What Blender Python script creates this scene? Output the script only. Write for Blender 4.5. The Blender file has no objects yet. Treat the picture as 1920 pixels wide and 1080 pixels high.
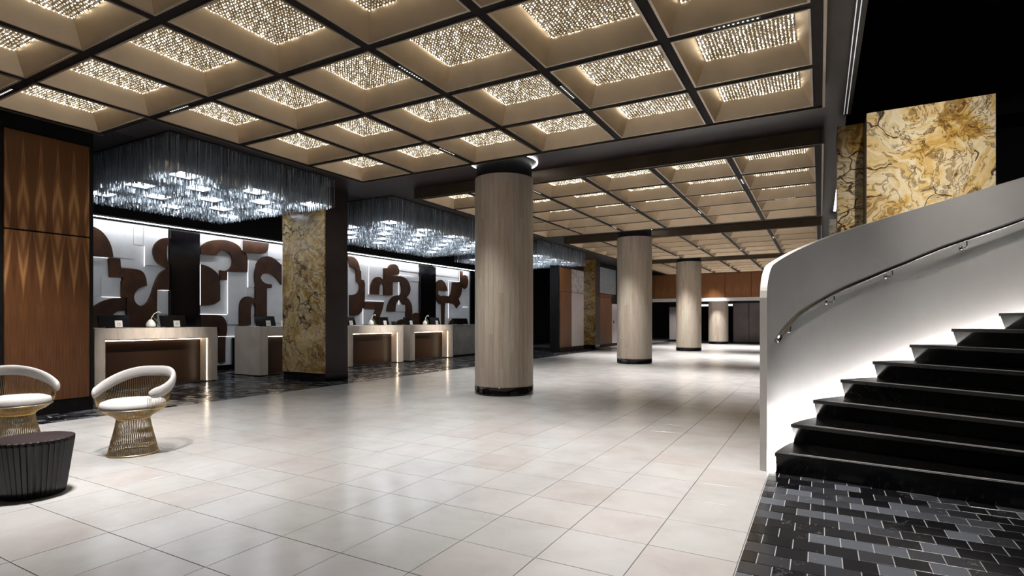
import bpy, math, random
from math import sin, cos, pi, radians, sqrt, hypot, atan2
from mathutils import Vector
random.seed(7)
scene = bpy.context.scene
COL = scene.collection

# ------------------------------------------------------------------ camera, world, exposure
YAW = radians(29.15); CS, CC = sin(YAW), cos(YAW); FPX = 1034.8; HOR = 601.5; EYE = 1.2
cam_d = bpy.data.cameras.new('camera'); cam = bpy.data.objects.new('camera', cam_d); COL.objects.link(cam)
cam.location = (0, 0, EYE); cam.rotation_euler = (radians(90), 0, YAW)
cam_d.sensor_width = 36; cam_d.lens = FPX / 1920 * 36; cam_d.shift_y = (HOR - 540) / 1920
cam_d.clip_start = 0.05; cam_d.clip_end = 200
scene.camera = cam
w = bpy.data.worlds.new('world'); scene.world = w; w.use_nodes = True
w.node_tree.nodes['Background'].inputs[0].default_value = (0.9, 0.92, 1.0, 1)
w.node_tree.nodes['Background'].inputs[1].default_value = 0.035
vs = scene.view_settings; vs.view_transform = 'Standard'; vs.look = 'None'; vs.exposure = 0.32; vs.gamma = 1.0
vs.use_curve_mapping = False
try:
    scene.cycles.use_denoising = True
    scene.cycles.max_bounces = 8; scene.cycles.diffuse_bounces = 4; scene.cycles.glossy_bounces = 4
    scene.cycles.transparent_max_bounces = 10; scene.cycles.sample_clamp_indirect = 2.5
    scene.cycles.caustics_reflective = False; scene.cycles.caustics_refractive = False
except Exception: pass

# strengths of the ceiling lamps, a few added ones included
E_PANEL, E_BEAD, E_EDGE = 0.04, 1.7, 6.5
P_LINEAR = 26.0

def ray(px, py):
    u = (px - 960) / FPX; v = (HOR - py) / FPX
    return (-CS + u * CC, CC + u * CS, v)
def onX(px, py, X):
    r = ray(px, py); d = X / r[0]; return (r[1] * d, EYE + r[2] * d)

# ------------------------------------------------------------------ materials
MATS = {}
class NT:
    def __init__(s, name):
        m = bpy.data.materials.new(name); m.use_nodes = True; s.m = m; s.t = m.node_tree; s.n = s.t.nodes; s.l = s.t.links
        s.b = s.n['Principled BSDF']; MATS[name] = m
    def node(s, typ, **k):
        n = s.n.new(typ)
        for a, v in k.items(): setattr(n, a, v)
        return n
    def link(s, a, b): s.l.new(a, b)
    def pos(s, scale=(1, 1, 1), rot=(0, 0, 0), obj=False):
        mp = s.node('ShaderNodeMapping'); mp.inputs['Scale'].default_value = scale; mp.inputs['Rotation'].default_value = rot
        if obj:
            tc = s.node('ShaderNodeTexCoord'); s.link(tc.outputs['Object'], mp.inputs[0])
        else:
            g = s.node('ShaderNodeNewGeometry'); s.link(g.outputs['Position'], mp.inputs[0])
        return mp.outputs[0]
    def noise(s, vec, scale, detail=4, rough=.55, dist=0):
        n = s.node('ShaderNodeTexNoise'); n.inputs['Scale'].default_value = scale; n.inputs['Detail'].default_value = detail
        n.inputs['Roughness'].default_value = rough; n.inputs['Distortion'].default_value = dist
        s.link(vec, n.inputs['Vector']); return n.outputs['Fac']
    def ramp(s, fac, stops, interp='LINEAR'):
        r = s.node('ShaderNodeValToRGB'); r.color_ramp.interpolation = interp; e = r.color_ramp.elements
        while len(e) > 1: e.remove(e[-1])
        e[0].position = stops[0][0]; e[0].color = (*stops[0][1], 1)
        for p, c in stops[1:]:
            q = e.new(p); q.color = (*c, 1)
        s.link(fac, r.inputs[0]); return r.outputs[0]
    def math(s, op, a, b=None, c=None):
        n = s.node('ShaderNodeMath', operation=op)
        for i, v in enumerate((a, b, c)):
            if v is None: continue
            if isinstance(v, (int, float)): n.inputs[i].default_value = v
            else: s.link(v, n.inputs[i])
        return n.outputs[0]
    def mix(s, fac, a, b, blend='MIX'):
        n = s.node('ShaderNodeMix', data_type='RGBA', blend_type=blend)
        for i, v in ((0, fac), (6, a), (7, b)):
            if isinstance(v, (int, float)): n.inputs[i].default_value = v
            elif isinstance(v, tuple): n.inputs[i].default_value = (*v, 1)
            else: s.link(v, n.inputs[i])
        return n.outputs[2]
    def base(s, c):
        if isinstance(c, tuple): s.b.inputs['Base Color'].default_value = (*c, 1)
        else: s.link(c, s.b.inputs['Base Color'])
    def set(s, **k):
        for a, v in k.items():
            i = s.b.inputs[a.replace('_', ' ')]
            if isinstance(v, (int, float, tuple)): i.default_value = v
            else: s.link(v, i)
    def bump(s, h, strength=.2, dist=.01):
        b = s.node('ShaderNodeBump'); b.inputs['Strength'].default_value = strength; b.inputs['Distance'].default_value = dist
        s.link(h, b.inputs['Height']); s.link(b.outputs[0], s.b.inputs['Normal'])

def plain(name, c, rough=.5, metal=0, spec=.5, vary=.06, scale=6, obj=False):
    t = NT(name); n = t.noise(t.pos(obj=obj), scale, 5)
    lo = tuple(max(0, x * (1 - vary * 2)) for x in c); hi = tuple(min(1, x * (1 + vary * 2)) for x in c)
    t.base(t.ramp(n, [(.3, lo), (.7, hi)])); t.set(Roughness=rough, Metallic=metal, Specular_IOR_Level=spec); return t.m
def emit(name, c, s, sampling='FRONT', base=None):
    t = NT(name); t.base(base or tuple(min(.8, x) for x in c)); t.b.inputs['Emission Color'].default_value = (*c, 1); t.b.inputs['Emission Strength'].default_value = s
    try: t.m.cycles.emission_sampling = sampling
    except Exception: pass
    return t.m

WARM = (1.0, .86, .64); WHITE = (.93, .96, 1.0)
emit('panel_glow', (1.0, .66, .36), E_PANEL, base=(.05, .035, .02))
emit('bead', WARM, E_BEAD, 'NONE'); emit('bead_dim', (1.0, .80, .55), E_BEAD * .3, 'NONE'); emit('bead_bright', (1.0, .90, .72), E_BEAD * 2.6, 'NONE'); emit('bead_edge', (1.0, .90, .70), E_EDGE, 'NONE')
emit('led_warm', (1.0, .82, .60), 16); emit('led_white', (.95, .97, 1.0), 16); emit('led_stair', (1.0, .98, .95), 105)
emit('led_cove', (.93, .97, 1.0), 26); emit('led_soft', (.95, .97, 1.0), 1.3); emit('ring_white', (1, 1, 1), 6)
emit('light_tile', (.84, .92, 1.0), 8); emit('led_dot', (1, .97, .9), 1.0, 'NONE'); emit('highlight_glow', (1, 1, 1), .35); emit('track_bright', (1, 1, 1), 9)
plain('gold', (.60, .475, .335), .38, .5, .5, .05, 3)
plain('gold_rim', (.50, .42, .32), .3, .6, .5, .05, 3)
plain('bronze', (.105, .075, .048), .42, .35, .4, .08, 3)
plain('black', (.006, .0055, .0055), .5, 0, .25, .2)
plain('black_bar', (.007, .0045, .004), .7, 0, .15, .2)
plain('black_satin', (.007, .0065, .0065), .22, 0, .5, .2)
plain('nosing', (.75, .74, .72), .4, .3, .5, .05)
plain('black_gloss', (.005, .004, .005), .12, 0, .5, .2)
plain('dark_panel', (.020, .013, .014), .38, 0, .45, .2, 2)
plain('dark_soffit', (.020, .013, .014), .42, 0, .4, .2, 2)
plain('grey_panel', (.075, .062, .064), .45, 0, .4, .1, 2)
plain('white_paint', (.80, .80, .82), .55, 0, .4, .02)
plain('white_ceramic', (.82, .80, .74), .25, 0, .5, .03)
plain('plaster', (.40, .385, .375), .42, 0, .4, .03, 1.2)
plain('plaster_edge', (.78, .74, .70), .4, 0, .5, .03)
plain('steel', (.38, .36, .34), .22, 1, .5, .05)
plain('brass', (.82, .64, .38), .3, 1, .5, .05)
plain('brass_bright', (.95, .68, .22), .3, .9, .5, .05)
plain('leaf', (.10, .16, .06), .5, 0, .4, .2)
plain('grout_dark', (.40, .395, .39), .7); plain('grout_light', (.10, .085, .075), .8)
plain('pale_glass', (.40, .47, .52), .15, 0, .5, .05)
plain('card', (.80, .77, .70), .5, 0, .3, .02); plain('print', (.22, .18, .13), .6)
plain('lacquer_and_reflection', (.70, .64, .68), .18, 0, .6, .03)
# lilac-white upper half with marbled streaks, a reflection put into the colour
t = NT('reflection_marbled'); n = t.noise(t.pos((1, 1, 1)), 3.2, 7, .65, 1.2); t.base(t.ramp(n, [(.35, (.30, .28, .29)), (.5, (.72, .72, .74)), (.7, (.85, .87, .9))])); t.set(Roughness=.2)
# rust-brown leather-like cut shapes
t = NT('rust_brown'); n = t.noise(t.pos(), 2.2, 6, .6, .4); t.base(t.ramp(n, [(.3, (.026, .009, .005)), (.55, (.060, .021, .008)), (.75, (.105, .046, .014))])); t.set(Roughness=.5, Specular_IOR_Level=.3)
# lobby stone tiles (per tile tint through the object's random value / a face value)
def floor_stone(name, attr):
    t = NT(name); p = t.pos()
    if attr:
        a = t.node('ShaderNodeAttribute', attribute_name='shade'); r = a.outputs['Fac']
    else:
        o = t.node('ShaderNodeObjectInfo'); r = o.outputs['Random']
    n = t.noise(p, 2.6, 7, .62, .3); n2 = t.noise(p, 22, 3, .6)
    c = t.ramp(n, [(.25, (.43, .415, .41)), (.5, (.49, .482, .482)), (.75, (.53, .527, .53))])
    tint = t.ramp(r, [(0, (.95, .91, .895)), (.35, (1, .98, .965)), (.7, (.955, .965, .945)), (1, (1.0, .99, 1.0))])
    c = t.mix(1.0, c, tint, 'MULTIPLY'); c = t.mix(t.math('MULTIPLY', t.math('GREATER_THAN', n2, .70), .16), c, (.40, .33, .25))
    t.base(c); t.set(Roughness=t.math('ADD', t.math('MULTIPLY', n, .07), .165), Specular_IOR_Level=.6)
floor_stone('stone_tile', False); floor_stone('stone_tile_far', True)
def mosaic(name, attr):
    t = NT(name); p = t.pos()
    if attr:
        a = t.node('ShaderNodeAttribute', attribute_name='shade'); r = a.outputs['Fac']
    else:
        o = t.node('ShaderNodeObjectInfo'); r = o.outputs['Random']
    c = t.ramp(r, [(0, (.004, .004, .005)), (.42, (.007, .007, .008)), (.52, (.020, .020, .023)), (.72, (.045, .047, .054)), (.84, (.11, .118, .138))], 'LINEAR')
    n = t.noise(p, 9, 6, .6, 1.5); v = t.math('LESS_THAN', t.math('ABSOLUTE', t.math('SUBTRACT', t.noise(p, 2.5, 6, .6, 1.0), .5)), .006)
    c = t.mix(t.math('MULTIPLY', n, .3), c, (.012, .012, .014), 'ADD'); c = t.mix(t.math('MULTIPLY', t.math('MULTIPLY', v, t.math('GREATER_THAN', n, .55)), .22), c, (.35, .35, .37))
    t.base(c); t.set(Roughness=t.math('ADD', t.math('MULTIPLY', r, .14), .13), Specular_IOR_Level=.5)
mosaic('mosaic_tile', False); mosaic('mosaic_far', True)
# column travertine staves
t = NT('travertine'); o = t.node('ShaderNodeObjectInfo'); p = t.pos((9, 9, .8)); n = t.noise(p, 2.4, 6, .6, .2)
c = t.ramp(n, [(.3, (.46, .40, .34)), (.5, (.54, .48, .425)), (.72, (.61, .56, .51))])
c = t.mix(1.0, c, t.ramp(o.outputs['Random'], [(0, (.84, .76, .69)), (.4, (1, .95, .88)), (.75, (.95, .97, .90)), (1, (1, .93, .92))]), 'MULTIPLY')
t.base(c); t.set(Roughness=.42, Specular_IOR_Level=.4)
t = NT('desk_stone'); p = t.pos((1.2, 5, 1.2)); n = t.noise(p, 2.2, 6, .6, .4); t.base(t.ramp(n, [(.3, (.52, .43, .35)), (.5, (.61, .52, .44)), (.75, (.68, .60, .52))])); t.set(Roughness=.35)
t = NT('grey_stone'); n = t.noise(t.pos(), 3, 6); t.base(t.ramp(n, [(.3, (.22, .21, .2)), (.7, (.34, .32, .30))])); t.set(Roughness=.35)
# gold veined marble
def marble(name, warm):
    t = NT(name); p = t.pos((.72, .72, .72) if warm else (.8, .8, .8))
    w1 = t.node('ShaderNodeTexNoise'); w1.inputs['Scale'].default_value = 1.1; w1.inputs['Detail'].default_value = 4; t.link(p, w1.inputs['Vector'])
    vm = t.node('ShaderNodeVectorMath', operation='MULTIPLY_ADD'); t.link(w1.outputs['Color'], vm.inputs[0]); vm.inputs[1].default_value = (1.5, 1.5, 1.5); t.link(p, vm.inputs[2])
    q = vm.outputs[0]
    n = t.noise(q, 1.25, 8, .62, 1.6)
    if warm: st = [(.28, (.12, .055, .012)), (.38, (.36, .20, .05)), (.46, (.50, .33, .11)), (.52, (.60, .46, .26)), (.60, (.36, .20, .045)), (.70, (.62, .52, .36))]
    else: st = [(.28, (.22, .11, .02)), (.38, (.55, .33, .08)), (.46, (.70, .52, .26)), (.53, (.74, .64, .46)), (.60, (.60, .40, .13)), (.70, (.72, .66, .56))]
    c = t.ramp(n, st)
    fl = t.math('ABSOLUTE', t.math('SUBTRACT', t.noise(q, 2.4, 8, .6, 1.6), .5)); c = t.mix(t.math('MULTIPLY', t.math('LESS_THAN', fl, .022), .6), c, (.12, .06, .018))
    v = t.node('ShaderNodeTexVoronoi', feature='DISTANCE_TO_EDGE'); v.inputs['Scale'].default_value = 2.6; t.link(q, v.inputs['Vector'])
    k = t.math('MULTIPLY', t.math('LESS_THAN', v.outputs['Distance'], .018), t.math('GREATER_THAN', t.noise(p, 1.6, 3), .50))
    c = t.mix(t.math('MULTIPLY', k, .9), c, (.035, .012, .008))
    k2 = t.math('MULTIPLY', t.math('LESS_THAN', t.math('ABSOLUTE', t.math('SUBTRACT', t.noise(q, 4.5, 6, .62, .6), .5)), .012), t.math('GREATER_THAN', t.noise(p, 1.2, 2), .47))
    c = t.mix(t.math('MULTIPLY', k2, .75), c, (.05, .018, .010))
    t.base(c); t.set(Roughness=.22, Specular_IOR_Level=.5)
marble('marble_gold', True); marble('marble_pale', False)
# book-matched walnut: leaves of width W mirrored, cathedral figure running along z
def walnut(name, axis, W, dark=1.0, sc=1.0, fig=1.0):
    t = NT(name); g = t.node('ShaderNodeNewGeometry'); sp = t.node('ShaderNodeSeparateXYZ'); t.link(g.outputs['Position'], sp.inputs[0])
    a = sp.outputs[axis]; z = sp.outputs[2]
    m = t.math('PINGPONG', a, W)
    cx = t.node('ShaderNodeCombineXYZ'); t.link(m, cx.inputs[0]); t.link(t.math('MULTIPLY', z, .12), cx.inputs[2])
    zz = t.math('ABSOLUTE', t.math('SUBTRACT', z, 2.32))
    lg = t.noise(cx.outputs[0], 6, 3, .5, .1)
    fine = t.node('ShaderNodeCombineXYZ'); t.link(t.math('MULTIPLY', m, 30), fine.inputs[0]); t.link(t.math('MULTIPLY', z, .5), fine.inputs[2])
    fn = t.noise(fine.outputs[0], 4, 5, .65)
    below = t.math('LESS_THAN', z, 2.32)
    e_lo = t.math('MULTIPLY', t.math('SUBTRACT', 1.0, t.math('DIVIDE', zz, .95)), W * 1.0)
    e_up = t.math('MULTIPLY', t.math('ADD', .42, t.math('MULTIPLY', t.math('SINE', t.math('ADD', t.math('MULTIPLY', zz, 3.6), .6)), .34)), W)
    edge = t.math('ADD', t.math('MULTIPLY', below, e_lo), t.math('MULTIPLY', t.math('SUBTRACT', 1.0, below), e_up))
    edge = t.math('ADD', edge, t.math('MULTIPLY', t.math('SUBTRACT', lg, .5), W * .7))
    fl = t.math('MULTIPLY', t.math('SUBTRACT', edge, m), 7.0 / W)
    fl = t.math('MINIMUM', t.math('MAXIMUM', fl, 0.0), 1.0)
    ring = t.math('MULTIPLY', t.math('ADD', t.math('SINE', t.math('ADD', t.math('MULTIPLY', m, 7.0 / W), t.math('MULTIPLY', zz, 13.0))), 1), .5)
    f = t.math('ADD', t.math('MULTIPLY', fn, .66), t.math('MULTIPLY', t.math('MULTIPLY', fl, fig), t.math('ADD', .14, t.math('MULTIPLY', ring, .30))))
    D = dark
    t.base(t.ramp(f, [(.16, (.030 * D, .010 * D, .004 * D)), (.36, (.085 * D, .034 * D, .012 * D)), (.58, (.15 * D, .068 * D, .026 * D)), (.92, (.31 * D, .16 * D, .062 * D))]))
    t.set(Roughness=.38, Specular_IOR_Level=.35)
walnut('walnut_y', 1, .0887, 1.7); walnut('walnut_x', 0, .2, 1.7, .4, .12); walnut('walnut_desk', 1, .15, .24, .4, .1); walnut('walnut_plain', 1, .6, 1.8, .2, .1)
# black stair marble with faint veins
t = NT('black_marble'); p = t.pos(); v = t.math('LESS_THAN', t.math('ABSOLUTE', t.math('SUBTRACT', t.noise(p, 1.6, 7, .6, 1.2), .5)), .0035)
t.base(t.mix(t.math('MULTIPLY', v, .05), (.004, .0035, .0035), (.2, .2, .2))); t.set(Roughness=.16, Specular_IOR_Level=.4)
# woven boucle
t = NT('boucle'); n = t.noise(t.pos(obj=True), 160, 3, .7); n2 = t.noise(t.pos(obj=True), 14, 3)
t.base(t.mix(n2, t.ramp(n, [(.35, (.50, .47, .46)), (.65, (.76, .74, .73))]), (.66, .63, .62))); t.set(Roughness=.9, Specular_IOR_Level=.2); t.bump(n, .5, .004)
# crystal rods: clear with bright glassy sides
t = NT('crystal'); tr = t.node('ShaderNodeBsdfTransparent'); gl = t.node('ShaderNodeBsdfGlossy'); gl.inputs['Roughness'].default_value = .12; gl.inputs['Color'].default_value = (.9, .95, 1, 1)
tl = t.node('ShaderNodeBsdfTranslucent'); tl.inputs['Color'].default_value = (.85, .92, 1, 1); df = t.node('ShaderNodeBsdfDiffuse'); df.inputs['Color'].default_value = (.8, .87, .95, 1)
m1 = t.node('ShaderNodeMixShader'); m1.inputs[0].default_value = .5; t.link(tl.outputs[0], m1.inputs[1]); t.link(df.outputs[0], m1.inputs[2])
m2 = t.node('ShaderNodeMixShader'); m2.inputs[0].default_value = .45; t.link(m1.outputs[0], m2.inputs[1]); t.link(gl.outputs[0], m2.inputs[2])
m3 = t.node('ShaderNodeMixShader'); ra = t.node('ShaderNodeAttribute', attribute_name='shade'); t.link(ra.outputs['Fac'], m3.inputs[0]); t.link(tr.outputs[0], m3.inputs[1]); t.link(m2.outputs[0], m3.inputs[2])
t.link(m3.outputs[0], t.n['Material Output'].inputs[0])

# ------------------------------------------------------------------ mesh helpers
class MB:
    def __init__(s): s.v = []; s.f = []; s.sm = []; s.mi = []; s.cur = 0
    def add(s, vs, fs, smooth=False):
        o = len(s.v); s.v += [tuple(p) for p in vs]; s.f += [tuple(i + o for i in f) for f in fs]; s.sm += [smooth] * len(fs); s.mi += [s.cur] * len(fs); return s
    def box(s, x0, x1, y0, y1, z0, z1):
        return s.add([(x0, y0, z0), (x1, y0, z0), (x1, y1, z0), (x0, y1, z0), (x0, y0, z1), (x1, y0, z1), (x1, y1, z1), (x0, y1, z1)],
                     [(0, 3, 2, 1), (4, 5, 6, 7), (0, 1, 5, 4), (1, 2, 6, 5), (2, 3, 7, 6), (3, 0, 4, 7)])
    def bevbox(s, x0, x1, y0, y1, z0, z1, b):   # box whose top edges are chamfered
        return s.add([(x0, y0, z0), (x1, y0, z0), (x1, y1, z0), (x0, y1, z0), (x0, y0, z1 - b), (x1, y0, z1 - b), (x1, y1, z1 - b), (x0, y1, z1 - b),
                      (x0 + b, y0 + b, z1), (x1 - b, y0 + b, z1), (x1 - b, y1 - b, z1), (x0 + b, y1 - b, z1)],
                     [(0, 3, 2, 1), (8, 9, 10, 11), (0, 1, 5, 4), (1, 2, 6, 5), (2, 3, 7, 6), (3, 0, 4, 7), (4, 5, 9, 8), (5, 6, 10, 9), (6, 7, 11, 10), (7, 4, 8, 11)])
    def prism(s, poly, a0, a1, axis='X'):       # poly in the two other axes, extruded along axis
        def P(q, a): return (a, q[0], q[1]) if axis == 'X' else ((q[0], a, q[1]) if axis == 'Y' else (q[0], q[1], a))
        n = len(poly); vs = [P(q, a0) for q in poly] + [P(q, a1) for q in poly]
        return s.add(vs, [tuple(range(n - 1, -1, -1)), tuple(range(n, 2 * n))] + [(i, (i + 1) % n, n + (i + 1) % n, n + i) for i in range(n)])
    def tube(s, pts, r, n=8, closed=False, cap=True, rz=None):
        pts = [Vector(p) for p in pts]; N = len(pts); vs = []; fs = []
        up0 = None
        for i, p in enumerate(pts):
            a = pts[i - 1] if (i > 0 or closed) else p; b = pts[(i + 1) % N] if (i < N - 1 or closed) else p
            tdir = (b - a).normalized()
            ref = Vector((0, 0, 1)) if abs(tdir.z) < .95 else (Vector((1, 0, 0)) if up0 is None else up0)
            sx = tdir.cross(ref).normalized(); up = sx.cross(tdir).normalized()
            if abs(tdir.z) >= .95: up0 = up
            rr = r[i] if isinstance(r, (list, tuple)) else r
            rv = rr if rz is None else rr * rz
            for k in range(n):
                an = 2 * pi * k / n; vs.append(p + sx * (cos(an) * rr) + up * (sin(an) * rv))
        for i in range(N if closed else N - 1):
            j = (i + 1) % N
            for k in range(n): fs.append((i * n + k, i * n + (k + 1) % n, j * n + (k + 1) % n, j * n + k))
        if cap and not closed: fs += [tuple(range(n - 1, -1, -1)), tuple((N - 1) * n + k for k in range(n))]
        return s.add(vs, fs, True)
    def lathe(s, prof, n=48, c=(0, 0, 0), a0=0, smooth=True):   # prof [(r,z)]
        vs = []; fs = []
        for k in range(n):
            an = a0 + 2 * pi * k / n
            for r, z in prof: vs.append((c[0] + r * cos(an), c[1] + r * sin(an), c[2] + z))
        m = len(prof)
        for k in range(n):
            for i in range(m - 1):
                j = (k + 1) % n; fs.append((k * m + i, j * m + i, j * m + i + 1, k * m + i + 1))
        s.add(vs, fs, smooth)
        if prof[0][0] > 1e-6: s.add([vs[k * m] for k in range(n)], [tuple(range(n - 1, -1, -1))])
        if prof[-1][0] > 1e-6: s.add([vs[k * m + m - 1] for k in range(n)], [tuple(range(n))])
        return s
    def mesh(s, name, mats):
        me = bpy.data.meshes.new(name); me.from_pydata(s.v, [], s.f)
        me.polygons.foreach_set('use_smooth', s.sm); me.polygons.foreach_set('material_index', s.mi)
        for m in (mats if isinstance(mats, (list, tuple)) else [mats]): me.materials.append(MATS[m])
        me.update(); return me
    def build(s, name, mat, parent=None, **k):   # coordinates are world coordinates
        o = wloc(parent) if parent else Vector((0, 0, 0))
        if parent: s.v = [tuple(Vector(p) - o) for p in s.v]
        return link(s.mesh(name, mat), name, parent, **k)
WL = {}
def wloc(o): return WL.get(o.name, Vector((0, 0, 0)))
def link(me, name, parent=None, loc=None, label=None, cat=None, group=None, kind=None, rz=0):
    o = bpy.data.objects.new(name, me); COL.objects.link(o)
    if parent: o.parent = parent
    if loc is not None: o.location = loc
    if rz: o.rotation_euler[2] = rz
    WL[o.name] = (wloc(parent) if parent else Vector((0, 0, 0))) + (Vector(loc) if loc is not None else Vector((0, 0, 0)))
    for a, v in (('label', label), ('category', cat), ('group', group), ('kind', kind)):
        if v: o[a] = v
    return o
def thing(name, loc, label, cat, group=None, kind=None): return link(None, name, None, loc, label, cat, group, kind)
def box(name, mat, parent, x0, x1, y0, y1, z0, z1, **k): return MB().box(x0, x1, y0, y1, z0, z1).build(name, mat, parent, **k)
def S(name, mat, x0, x1, y0, y1, z0, z1, parent=None): return box(name, mat, parent, x0, x1, y0, y1, z0, z1, kind='structure')
def area(name, loc, size, power, color=(1, 1, 1), spread=180, rot=(0, 0, 0), parent=None):
    l = bpy.data.lights.new(name, 'AREA'); l.shape = 'RECTANGLE'; l.size, l.size_y = size; l.energy = power; l.color = color; l.spread = radians(spread)
    o = bpy.data.objects.new(name, l); COL.objects.link(o); o.rotation_euler = rot
    if parent: o.parent = parent; o.location = Vector(loc) - wloc(parent)
    else: o.location = loc
    return o

# ------------------------------------------------------------------ setting: shell
PITCH = 1.1685; RZ = 3.635; CZ = 3.842          # coffer pitch, raft underside, black ceiling
XL = [-7.021 + 1.167 * i for i in range(-1, 7)]  # XL[0] is i=-1
PER = 7.42                                       # bay period
WALLX = -12.6
S('floor', 'grout_light', -8.0, -.355, -3, 31.6, -.06, -.004)
S('floor', 'grout_dark', -13.2, -7.885, -1, 36, -.06, -.0045)
S('floor', 'grout_dark', -.355, 5.2, -3, 31.6, -.06, -.0045)
S('floor', 'mosaic_tile', -7.9, 1.2, 29.6, 38, -.05, -.0005)
S('ceiling', 'dark_soffit', -8.6, .34, -3, 30.6, CZ, CZ + .1)
S('ceiling', 'black', -13.2, -8.6, -1, 30.6, CZ, CZ + .1)
S('ceiling', 'black', .34, 5.2, -3, 12, 6.4, 6.5)
S('wall_left', 'black', WALLX - .25, WALLX - .05, -1, 30.6, -.05, CZ)
S('wall_right', 'black', 5.1, 5.2, -3, 12, -.05, 6.4)
S('wall_right', 'dark_panel', 1.72, 1.8, 8.9, 30.6, -.05, CZ)
S('wall_back', 'black', .34, 5.2, 11.9, 12, CZ, 6.4)
S('wall_back', 'black', 1.8, 5.2, 8.9, 9.0, -.05, 6.4)
S('trim_1', 'dark_panel', .30, .34, -3, 12, CZ, 6.4)
S('wall_far', 'black', -13, 2, 37.9, 38, -.05, 4)

# ------------------------------------------------------------------ lobby floor tiles
TX, TY = .4524, .4394; X0, Y0 = -.355, 2.06
fl = bpy.data.objects['floor']
cells = []
nx = int((7.885 - .355) / TX) + 1
for i in range(nx):
    for j in range(-4, 66):
        x1 = X0 - i * TX; x0 = max(x1 - TX, -7.885); y0 = Y0 + j * TY
        d = -((x0 + x1) / 2) * CS + (y0 + TY / 2) * CC; u = (((x0 + x1) / 2) * CC + (y0 + TY / 2) * CS) / max(d, .01)
        vis = d > 1.9 and abs(u) < 1.05
        cells.append((not vis, d, x0, x1, y0))
cells.sort()
g = .0022
me_t = MB().bevbox(-TX / 2 + g, TX / 2 - g, -TY / 2 + g, TY / 2 - g, -.02, 0, .0008).mesh('stone_tile', 'stone_tile')
far = MB(); shade = []; cnt = 0
for hid, d, x0, x1, y0 in cells:
    if not hid and cnt < 290 and x1 - x0 > TX - .01:
        link(me_t, 'stone_tile', fl, ((x0 + x1) / 2, y0 + TY / 2, random.uniform(-.0003, .0003))); cnt += 1
    else:
        n0 = len(far.f); far.add([(x0 + g, y0 + g, 0), (x1 - g, y0 + g, 0), (x1 - g, y0 + TY - g, 0), (x0 + g, y0 + TY - g, 0)], [(0, 1, 2, 3)]); shade.append(random.random())
o = far.build('far_stone_tiles', 'stone_tile_far', fl, kind='stuff')
at = o.data.attributes.new('shade', 'FLOAT', 'FACE'); at.data.foreach_set('value', shade)

# mosaic floors, half-bond small tiles
def mosaic_floor(parent, x0, x1, y0, y1, tx, ty, nmax, tilt):
    cells = []
    r = 0; y = y0
    while y < y1:
        x = x0 - (tx / 2 if r % 2 else 0)
        while x < x1:
            a, b = max(x, x0), min(x + tx, x1)
            if b - a > .02:
                cxm, cym = (a + b) / 2, y + ty / 2; d = -cxm * CS + cym * CC; u = (cxm * CC + cym * CS) / max(d, .01)
                cells.append((not (d > 1.5 and abs(u) < 1.0), d, a, b, y))
            x += tx
        y += ty; r += 1
    cells.sort(); q = .0028
    me = {}
    far = MB(); shade = []; cnt = 0
    for hid, d, a, b, y in cells:
        if not hid and cnt < nmax:
            k = round(b - a, 3)
            if k not in me: me[k] = MB().bevbox(-k / 2 + q, k / 2 - q, -ty / 2 + q * 1.5, ty / 2 - q * 1.5, -.02, 0, .001).mesh('mosaic_tile', 'mosaic_tile')
            ob = link(me[k], 'mosaic_tile', parent, ((a + b) / 2, y + ty / 2, 0)); ob.rotation_euler = (random.gauss(0, tilt), random.gauss(0, tilt), 0); cnt += 1
        else:
            e = [random.gauss(0, tilt) * .09 for _ in range(4)]
            far.add([(a + q, y + q * 1.5, e[0]), (b - q, y + q * 1.5, e[1]), (b - q, y + ty - q * 1.5, e[2]), (a + q, y + ty - q * 1.5, e[3])], [(0, 1, 2, 3)]); shade.append(random.random())
    if far.f:
        o = far.build('far_mosaic_tiles', mosaic_mat, parent, kind='stuff')
        at = o.data.attributes.new('shade', 'FLOAT', 'FACE'); at.data.foreach_set('value', shade)
mosaic_mat = 'mosaic_far'
mosaic_floor(bpy.data.objects['floor.002'], -.352, 2.6, 1.684, 6.3, .150, .1435, 290, .004)
mosaic_floor(bpy.data.objects['floor.001'], -12.6, -7.888, 1.5, 22.5, .150, .1435, 290, .03)

# ------------------------------------------------------------------ coffered ceiling rafts
HP = PITCH / 2; HR = HP - .045; HI = HR - .02; HT = HI - .105; CD = .205
m = MB(); ring_o = [(-HR, -HR), (HR, -HR), (HR, HR), (-HR, HR)]; ring_i = [(-HI, -HI), (HI, -HI), (HI, HI), (-HI, HI)]
vs_ = [(x, y, 0) for x, y in ring_o] + [(x, y, 0) for x, y in ring_i] + [(x, y, .03) for x, y in ring_o] + [(x, y, .03) for x, y in ring_i]
fs_ = []
for k in range(4):
    j = (k + 1) % 4; fs_ += [(k, j, 4 + j, 4 + k), (8 + k, 12 + k, 12 + j, 8 + j), (k, 8 + k, 8 + j, j), (4 + k, 4 + j, 12 + j, 12 + k)]
m.add(vs_, fs_); ME_RIM = m.mesh('coffer', 'gold_rim')
m = MB(); th = .012    # side on +Y, facing -Y; copies turned about z
m.add([(-HI, HI, .004), (HI, HI, .004), (HT, HT, CD), (-HT, HT, CD), (-HI, HI + th, .004), (HI, HI + th, .004), (HT, HT + th, CD), (-HT, HT + th, CD)],
      [(0, 1, 2, 3), (7, 6, 5, 4), (0, 4, 5, 1), (3, 2, 6, 7), (0, 3, 7, 4), (1, 5, 6, 2)]); ME_SIDE = m.mesh('side_panel', 'gold')
m = MB().box(-HT - .01, HT + .01, -HT - .01, HT + .01, CD - .001, CD + .004); ME_GLOW = m.mesh('light_panel', 'panel_glow')
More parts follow.
